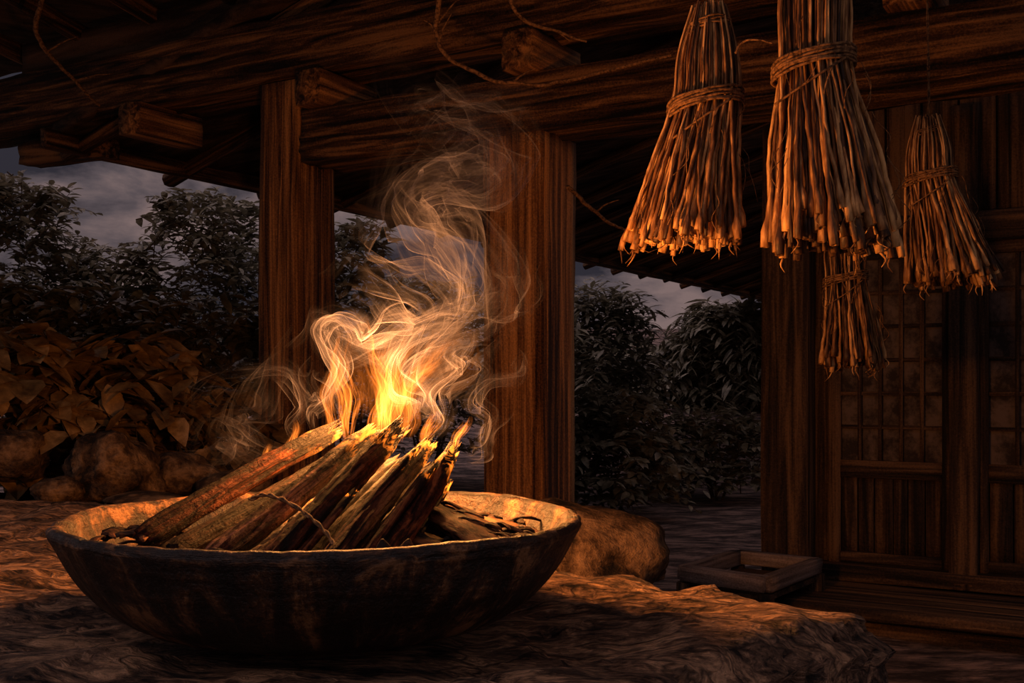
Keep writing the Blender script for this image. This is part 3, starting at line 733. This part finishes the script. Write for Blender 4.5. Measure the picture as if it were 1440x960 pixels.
def bundle(label, Y, top, topr, bind, bindr, bot, botr, n, r0, r1, seed, botlen=.06, cordtop=None, skew=0, tiebands=1, neck=True):
    rnd = random.Random(seed); u = Y/F
    T, Bn, Bo = P(*top, Y), P(*bind, Y), P(*bot, Y)
    root = empty('stalk_bundle', T); tag(root, label, 'bundle of stalks', 'dried stalk bundles hanging from the roof')
    tr, br, rr = topr*u, bindr*u, botr*u
    core_V, core_F = [], []
    tot = n+110
    for i in range(tot):
        outer = i < n
        rho = (.62+.38*rnd.random()) if outer else .74*rnd.random()**.5
        th = rnd.uniform(0, 6.283)
        if outer and rnd.random() < .60: th = -math.pi/2+rnd.uniform(-1.7, 1.7)   # most on the side that faces the fire and the viewer
        dx, dy = math.cos(th), math.sin(th)
        zoff = rnd.uniform(-botlen, botlen*.4)
        th2 = th+rnd.uniform(-.25, .25)
        p0 = T+Vector((dx*tr*rho, dy*tr*rho, rnd.uniform(0, .02)))
        p1 = Bn+Vector((dx*br*rho, dy*br*rho, 0))
        sp = rr*rho*rnd.uniform(.75, 1.08)
        p3 = Bo+Vector((math.cos(th2)*sp+skew*u*rho, math.sin(th2)*sp, zoff+rnd.uniform(-.01, .01)))
        p2 = p1.lerp(p3, .5)+Vector((0, 0, .0))+Vector((rnd.gauss(0, .005), rnd.gauss(0, .005), 0))
        pm = p0.lerp(p1, .5)+Vector((dx, dy, 0))*tr*.25
        pts = spline([p0, pm, p1, p2, p3], 26)
        pts = [p+noise.noise_vector(p*26+Vector((i, 0, 0)))*.0048*(j/25) for j, p in enumerate(pts)]
        k1 = r1*rnd.uniform(.65, 1.35); k0 = r0*rnd.uniform(.8, 1.2)
        if rnd.random() < .25: k1 *= .5
        if outer:
            V, Fc = [], []; stalk(V, Fc, 0, i, pts, k0, k1)
            if rnd.random() < .35:   # a rootlet left on the cut end
                e0 = pts[-1]; tube(V, Fc, spline([e0, e0+Vector((rnd.gauss(0, .006), rnd.gauss(0, .006), -.015)), e0+Vector((rnd.gauss(0, .01), rnd.gauss(0, .01), -.03))], 6), [k1*.5, k1*.45, k1*.4, k1*.3, k1*.2, k1*.1], 4)
            mesh('stalk', V, Fc, M['stalk'], root)
        else: stalk(core_V, core_F, 0, i, pts, k0, k1)
    tag(mesh('inner_stalks', core_V, core_F, M['stalk'], root), kind='stuff')
    def band(c, r_, loops, pitch, rad, tilt=.18, name='tie_band'):
        V, Fc = [], []
        for l in range(loops):
            ph = rnd.uniform(0, 6.28); pts = []
            for i in range(49):
                a = 2*math.pi*i/48+ph
                pts.append(c+Vector((math.cos(a)*(r_+.003), math.sin(a)*(r_+.003), (l-loops/2)*pitch+tilt*r_*math.cos(a+.5)+.002*math.sin(a*3+l*2)))+noise.noise_vector(Vector((math.cos(a)*3, math.sin(a)*3, l)))*.002)
            tube(V, Fc, pts, rad, 6, False, .2, l)
        mesh(name, V, Fc, M['cord'], root)
    band(Bn, br*1.03, 6, r0*2.6, r0*1.4)
    if neck: band(T+Vector((0, 0, -.03)), tr*1.12, 4, r0*2.4, r0*1.2)
    # loose fibres
    V, Fc = [], []
    for i in range(16):
        c = T.lerp(Bo, rnd.uniform(.1, .9)); a = rnd.uniform(-2.8, -.3); t = (T.z-c.z)/(T.z-Bo.z); r_ = tr+(rr-tr)*t
        s_ = c+Vector((math.cos(a)*r_, math.sin(a)*r_, 0))
        pts = spline([s_, s_+Vector((math.cos(a)*.012, -.005, -.02)), s_+Vector((math.cos(a)*.02+rnd.gauss(0, .01), -.008, -.05)), s_+Vector((math.cos(a)*.012+rnd.gauss(0, .012), -.004, -.08))], 14)
        V, Fc = [], []; tube(V, Fc, pts, .0008, 4); mesh('loose_fibre', V, Fc, M['cord'], root)
    # crossing tie ends
    V, Fc = [], []
    f0 = Bn+Vector((-br*.9, -br*.7, -.03)); f1_ = Bn+Vector((br*.25, -br*1.25, -.03))
    tube(V, Fc, spline([Bn+Vector((-br*1.15, -br*.5, -.09)), Bn+Vector((-br*.3, -br*1.25, -.05)), Bn+Vector((br*.5, -br*1.15, -.01))], 20), r0*1.1, 6)
    tube(V, Fc, spline([Bn+Vector((br*.2, -br*1.2, -.02)), Bn+Vector((0, -br*1.32, -.055)), Bn+Vector((-br*.1, -br*1.3, -.085))], 12), r0*.9, 6)
    mesh('tie_end', V, Fc, M['cord'], root)
    return root, T
bundles = []
bundles.append(bundle('tall stalk bundle hanging second from left, largest and nearest, top cut by the frame', 2.25, (1142, -95), 34, (1144, 92), 53, (1160, 322), 104, 99, .0022, .0054, 1, .055, skew=10))
bundles.append(bundle('stalk bundle hanging leftmost, lit orange, before the beam', 2.4, (997, 18), 25, (992, 147), 49, (965, 330), 92, 99, .0021, .0050, 2, .03, skew=-6))
bundles.append(bundle('small dark stalk bundle hanging rightmost near the frame edge', 3.1, (1304, 172), 18, (1308, 250), 33, (1332, 388), 68, 80, .0018, .0052, 3, .03, skew=8))
bundles.append(bundle('smallest dim stalk bundle hanging low before the lattice doors', 3.5, (1188, 318), 20, (1189, 392), 28, (1193, 506), 52, 75, .0018, .0050, 4, .03))
# pole above the frame that the bundles hang from
pole0 = Vector((.30, 1.55, 2.02)); pole1 = online(1.55, 2.04, .05)
pole1.z = 2.04
def polept(y): t = (y-pole0.y)/(pole1.y-pole0.y); return pole0.lerp(pole1, t)
for (root, T), nm in zip(bundles, ('nearest', 'leftmost', 'rightmost', 'lowest')):
    V, Fc = [], []
    top = Vector((T.x, T.y, 2.04+max(0, 0)))
    pts = spline([T+Vector((0, 0, -.03)), T+Vector((.004, 0, .1)), top.lerp(T, .4)+Vector((-.003, 0, 0)), top], 40)
    for s_ in (0, math.pi):
        fr2 = frames(pts); tube(V, Fc, [p+(u*math.cos(i*.9+s_)+v*math.sin(i*.9+s_))*.0022 for i, (p, (t, u, v)) in enumerate(zip(pts, fr2))], .0022, 5)
    c = mesh('hanging_cord', V, Fc, M['cord'], root)
# two poles, out of frame above, carry the cords
for xa, lab in (((bundles[1][1], bundles[0][1]), 'round pole above the nearer two hanging bundles'), ((bundles[3][1], bundles[2][1]), 'round pole above the farther two hanging bundles')):
    a, b = Vector((xa[0].x, xa[0].y, 2.06)), Vector((xa[1].x, xa[1].y, 2.06)); d = (b-a).normalized()
    tag(timber('hanging_pole', a-d*1.0, b+d*1.2, .05, .05, seed=5, round_=.28, ns=3), lab, 'pole')

# ------------------------------------------------------------------ vines before the beams
def vine(label, pts, r_, seed, branches=()):
    c = spline(pts, 70); c = [p+noise.noise_vector(p*9+Vector((seed, 0, 0)))*.012+noise.noise_vector(p*40)*.003 for p in c]
    V, Fc = [], []; tube(V, Fc, c, [r_*(1-.5*i/69) for i in range(70)], 7, True, .3, seed)
    o = mesh('hanging_vine', V, Fc, M['cord'], loc=c[0])
    for (i, d) in branches:
        V, Fc = [], []; a = c[i]; d = Vector(d)
        tube(V, Fc, [p+noise.noise_vector(p*30)*.004 for p in spline([a, a+d*.5+Vector((0, 0, .01)), a+d], 14)], [r_*.5*(1-.7*k/13) for k in range(14)], 5)
        mesh('vine_twig', V, Fc, M['cord'], o)
    return tag(o, label, 'vine', 'dry vines hanging before the beams')
vine('long dry vine sagging across the beam above the smoke', [P(622, -60, 4.1), P(617, 10, 4.15), P(615, 50, 4.2), P(620, 74, 4.2), P(660, 98, 4.2), P(715, 117, 4.2), P(790, 114, 4.15), P(860, 99, 4.0), P(945, 77, 3.85)], .011, 1,
     [(14, (.10, 0, .12)), (20, (.05, -.02, .10)), (44, (.09, 0, .05)), (16, (-.05, 0, .05))])
vine('short dry vine slanting down from the top centre of the frame', [P(700, -40, 4.0), P(722, 8, 4.0), P(752, 34, 4.05), P(790, 48, 4.05), P(825, 60, 4.0)], .009, 2, [(40, (.10, 0, -.05))])
vine('thin curved vine bridging the two lit hanging bundles', [P(1032, 78, 2.33), P(1045, 62, 2.32), P(1065, 57, 2.30), P(1088, 58, 2.28)], .0028, 3)
vine('faint pale vine crossing the dark eave right of the middle post', [P(800, 262, 4.6), P(830, 292, 4.7), P(858, 312, 4.8), P(900, 330, 4.9)], .010, 4, [(30, (.10, 0, .05))])
vine('crooked vine dangling at the top left by the sky corner', [P(60, -10, 5.6), P(50, 40, 5.6), P(75, 85, 5.7), P(110, 120, 5.8), P(140, 150, 5.9)], .014, 5, [(30, (.16, 0, .08)), (50, (.20, 0, .04))])

# ------------------------------------------------------------------ stones and boulders
tag(rock('boulder', P(800, 800, 3.0)+Vector((0, .12, .0)), (.27, .30, .17), 2, amp=.16, sub=5), 'rounded boulder lit orange just right behind the bowl', 'boulder')
tag(rock('boulder', P(640, 745, 3.6), (.36, .25, .10), 5, amp=.2, sub=4), 'low boulder behind the bowl at the foot of the middle post', 'boulder')
tag(rock('boulder', P(160, 668, 4.1), (.17, .2, .15), 6, amp=.3, sub=5), 'large leaning brown stone left of the log ends', 'boulder')
stones = [((82, 690), 3.9, (.085, .1, .05), 'small pale oval stone below the left plants'), ((82, 727), 3.5, (.105, .11, .045), 'flat oval stone at the left edge of the slab'),
          ((210, 706), 3.75, (.19, .14, .035), 'long flat ledge stone behind the left rim of the bowl'), ((22, 640), 4.2, (.12, .12, .10), 'rough stone among leaves at the far left edge'),
          ((30, 745), 3.4, (.06, .06, .035), 'little stone at the left edge of the frame'), ((250, 672), 4.3, (.16, .16, .10), 'rounded stone behind the ledge stone'),
          ((330, 688), 4.1, (.19, .14, .07), 'broad low stone in the smoke before the left post'), ((55, 830), 2.25, (.035, .03, .025), 'small dark pebble on the slab left of the bowl'),
          ((905, 800), 3.3, (.06, .07, .04), 'small stone at the right foot of the boulder')]
for i, (c, Y, r_, lab) in enumerate(stones):
    tag(rock('stone', P(*c, Y), r_, 20+i, amp=.25, sub=4, rz=R.uniform(0, 3)), lab, 'stone')

# ------------------------------------------------------------------ plants
def leaf(V, Fc, p, d, nrm, l, w_, curl=.3):
    d = d.normalized(); s = d.cross(nrm).normalized(); n_ = s.cross(d).normalized(); b = len(V)
    rows = ((0, .05), (.28, .8), (.58, .95), (.84, .5), (1, .03))
    for t, ww in rows:
        c = p+d*l*t-n_*curl*l*t*t
        V.append(c-s*ww*w_*.5+n_*w_*.12*ww); V.append(c); V.append(c+s*ww*w_*.5+n_*w_*.12*ww)
    for i in range(4):
        a = b+i*3; Fc.append((a, a+1, a+4, a+3)); Fc.append((a+1, a+2, a+5, a+4))
def rv(rnd): return Vector((rnd.gauss(0, 1), rnd.gauss(0, 1), rnd.gauss(0, 1))).normalized()
def shrub(name, label, cat, base, top, rx, ry, ntw, nleaf, ll, lw, mat, seed, twl=.35, low=.15, group=None, droop=.25, stemr=.02):
    """branches rise from the base; leaves sit in pairs along every twig"""
    rnd = random.Random(seed); base = Vector(base); H = top-base.z
    root = empty(name, base); SV, SF, LV, LF = [], [], [], []
    for i in range(ntw):
        h = low+(1-low)*rnd.random()**.8; a = rnd.uniform(0, 6.283); prof = math.sin(math.pi*min(1, .12+.80*h))**.55; rr = rnd.random()**.45
        e_ = base+Vector((math.cos(a)*rx*rr*prof, math.sin(a)*ry*rr*prof, H*h))
        st = base+Vector((math.cos(a)*rx*rr*.35, math.sin(a)*ry*rr*.35, H*h*.55)) if h > .4 else base+Vector((math.cos(a)*rx*.2, math.sin(a)*ry*.2, 0))
        dr = (e_-st); dr.normalize(); dr = (Vector((dr.x, dr.y, dr.z*.4))+rv(rnd)*.5).normalized()
        tw = twl*rnd.uniform(.6, 1.3); s_ = e_-dr*tw*.5; pts = spline([s_, s_+dr*tw*.5, s_+dr*tw-Vector((0, 0, droop*tw))], 8)
        if i % 3 == 0: tube(SV, SF, pts, [stemr*.25*(1-.1*k) for k in range(8)], 4, False)
        for k in range(nleaf):
            t = (k+.6)/nleaf; q = t*7; j = min(6, int(q)); p = pts[j].lerp(pts[j+1], q-j); ax = (pts[j+1]-pts[j]).normalized()
            sd = ax.cross(Vector((0, 0, 1))+rv(rnd)*.3).normalized()*(1 if k % 2 else -1)
            d = (sd+ax*.7+rv(rnd)*.25).normalized(); nn = (Vector((0, 0, 1))+rv(rnd)*.45).normalized()
            f = rnd.uniform(.85, 1.6)*(1-.35*t); leaf(LV, LF, p, d, nn, ll*f, lw*f, rnd.uniform(.1, .5))
    for k in range(5):
        a = rnd.uniform(0, 6.28); e_ = base+Vector((math.cos(a)*rx*.5, math.sin(a)*ry*.5, H*.62))
        pts = spline([base+Vector((math.cos(a)*.03, math.sin(a)*.03, -.05)), base.lerp(e_, .5)+rv(rnd)*.05, e_], 10); tube(SV, SF, pts, [stemr*.7*(1-.09*q) for q in range(10)], 6, False)
    mesh('branches', SV, SF, M['branch'], root); mesh('foliage', LV, LF, mat, root)
    return tag(root, label, cat, group)
GZ = -.54
def at(px, Y, z=GZ): v = P(px, 500, Y); v.z = z; return v
def topz(py, Y): return CZ+(HY-py)/F*Y
HG = 'hedge shrubs left of the posts'
specs = [ # px, Y, top py, rx, ry, twigs, leaves, ll, lw, mat, label, group
 (20, 8.2, 262, .75, .5, 420, 9, .10, .045, 'leaf_far', 'dark tree at the far left edge under the corner of sky', HG),
 (150, 8.6, 345, .65, .5, 340, 9, .10, .045, 'leaf_far', 'shrub below the open sky left of the left post', HG),
 (275, 8.6, 272, .55, .5, 330, 9, .095, .042, 'leaf_far', 'taller leafy shrub rising to the eave beside the left post', HG),
 (350, 9.2, 285, .45, .4, 220, 9, .095, .042, 'leaf_far', 'shrub close against the left side of the left post', HG),
 (50, 6.3, 400, .60, .5, 360, 8, .10, .05, 'leaf_dark', 'middle height hedge shrub at the left edge of the frame', HG),
 (200, 6.5, 420, .55, .5, 320, 8, .10, .05, 'leaf_dark', 'middle height hedge shrub left of the left post', HG),
 (320, 6.7, 440, .45, .4, 240, 8, .10, .05, 'leaf_dark', 'brownish hedge shrub touching the left post', HG),
]
for i, (px, Y, py, rx, ry, tw, nl, ll, lw_, mt, lab, gr) in enumerate(specs):
    shrub('leafy_shrub', lab, 'shrub', at(px, Y), topz(py, Y), rx, ry, tw, nl, ll, lw_, M[mt], 100+i, group=gr)
shrub('broad_leaved_plant', 'broad leaved plant lit brown at the left edge above the stones', 'plant', at(40, 4.6, -.07), topz(465, 4.6), .42, .35, 70, 6, .17, .10, M['leaf_big'], 201, .25, .1, 'broad leaved plants behind the stones', .4)
shrub('broad_leaved_plant', 'broad leaved plant lit brown right of the large leaning stone', 'plant', at(170, 4.8, -.07), topz(480, 4.8), .42, .35, 70, 6, .16, .09, M['leaf_big'], 202, .25, .1, 'broad leaved plants behind the stones', .4)
shrub('broad_leaved_plant', 'low broad leaved plant in the smoke before the left post', 'plant', at(290, 5.0, -.07), topz(545, 5.0), .32, .3, 40, 6, .13, .07, M['leaf_big'], 203, .22, .1, 'broad leaved plants behind the stones', .4)
TG = 'trees and bushes beyond the posts'
specs = [
 (500, 9.5, 318, .55, .5, 260, 10, .13, .045, 'tree seen just right of the left post beneath the eave'),
 (600, 10.5, 395, .8, .6, 320, 10, .12, .045, 'bush seen through the smoke between the two posts'),
 (850, 13.6, 412, .72, .7, 300, 10, .19, .055, 'feathery tree just right of the middle post under the eave'),
 (1030, 16.8, 425, 1.05, .8, 360, 12, .29, .07, 'drooping long leaved tree beside the right corner post'),
 (935, 17.5, 492, 1.1, .8, 360, 9, .2, .09, 'distant bush in the centre of the right opening'),
 (860, 7.6, 560, .50, .5, 260, 9, .09, .05, 'dark bush behind the boulder right of the middle post'),
 (1010, 8.8, 585, .60, .5, 240, 9, .08, .045, 'low bush above the path in the right opening'),
]
for i, (px, Y, py, rx, ry, tw, nl, ll, lw_, lab) in enumerate(specs):
    shrub('leafy_tree' if Y > 8.9 and py < 480 else 'bush', lab, 'tree' if Y > 8.9 and py < 480 else 'bush', at(px, Y), topz(py, Y), rx, ry, tw, nl, ll, lw_, M['leaf_far'], 300+i, twl=.8 if 'droop' in lab or 'feathery' in lab else .35, group=TG, droop=.5 if 'droop' in lab else .2)
# low scrub that closes the back of the garden
for i in range(9):
    px = -60+i*150; Y = 18.5+R.uniform(-.6, .8)
    shrub('scrub_bush', 'dim scrub bush at the far end of the garden before the slope', 'bush', at(px, Y), topz(R.uniform(455, 500), Y), 1.35, .9, 220, 8, .22, .11, M['leaf_far'], 400+i, group='scrub bushes before the slope')
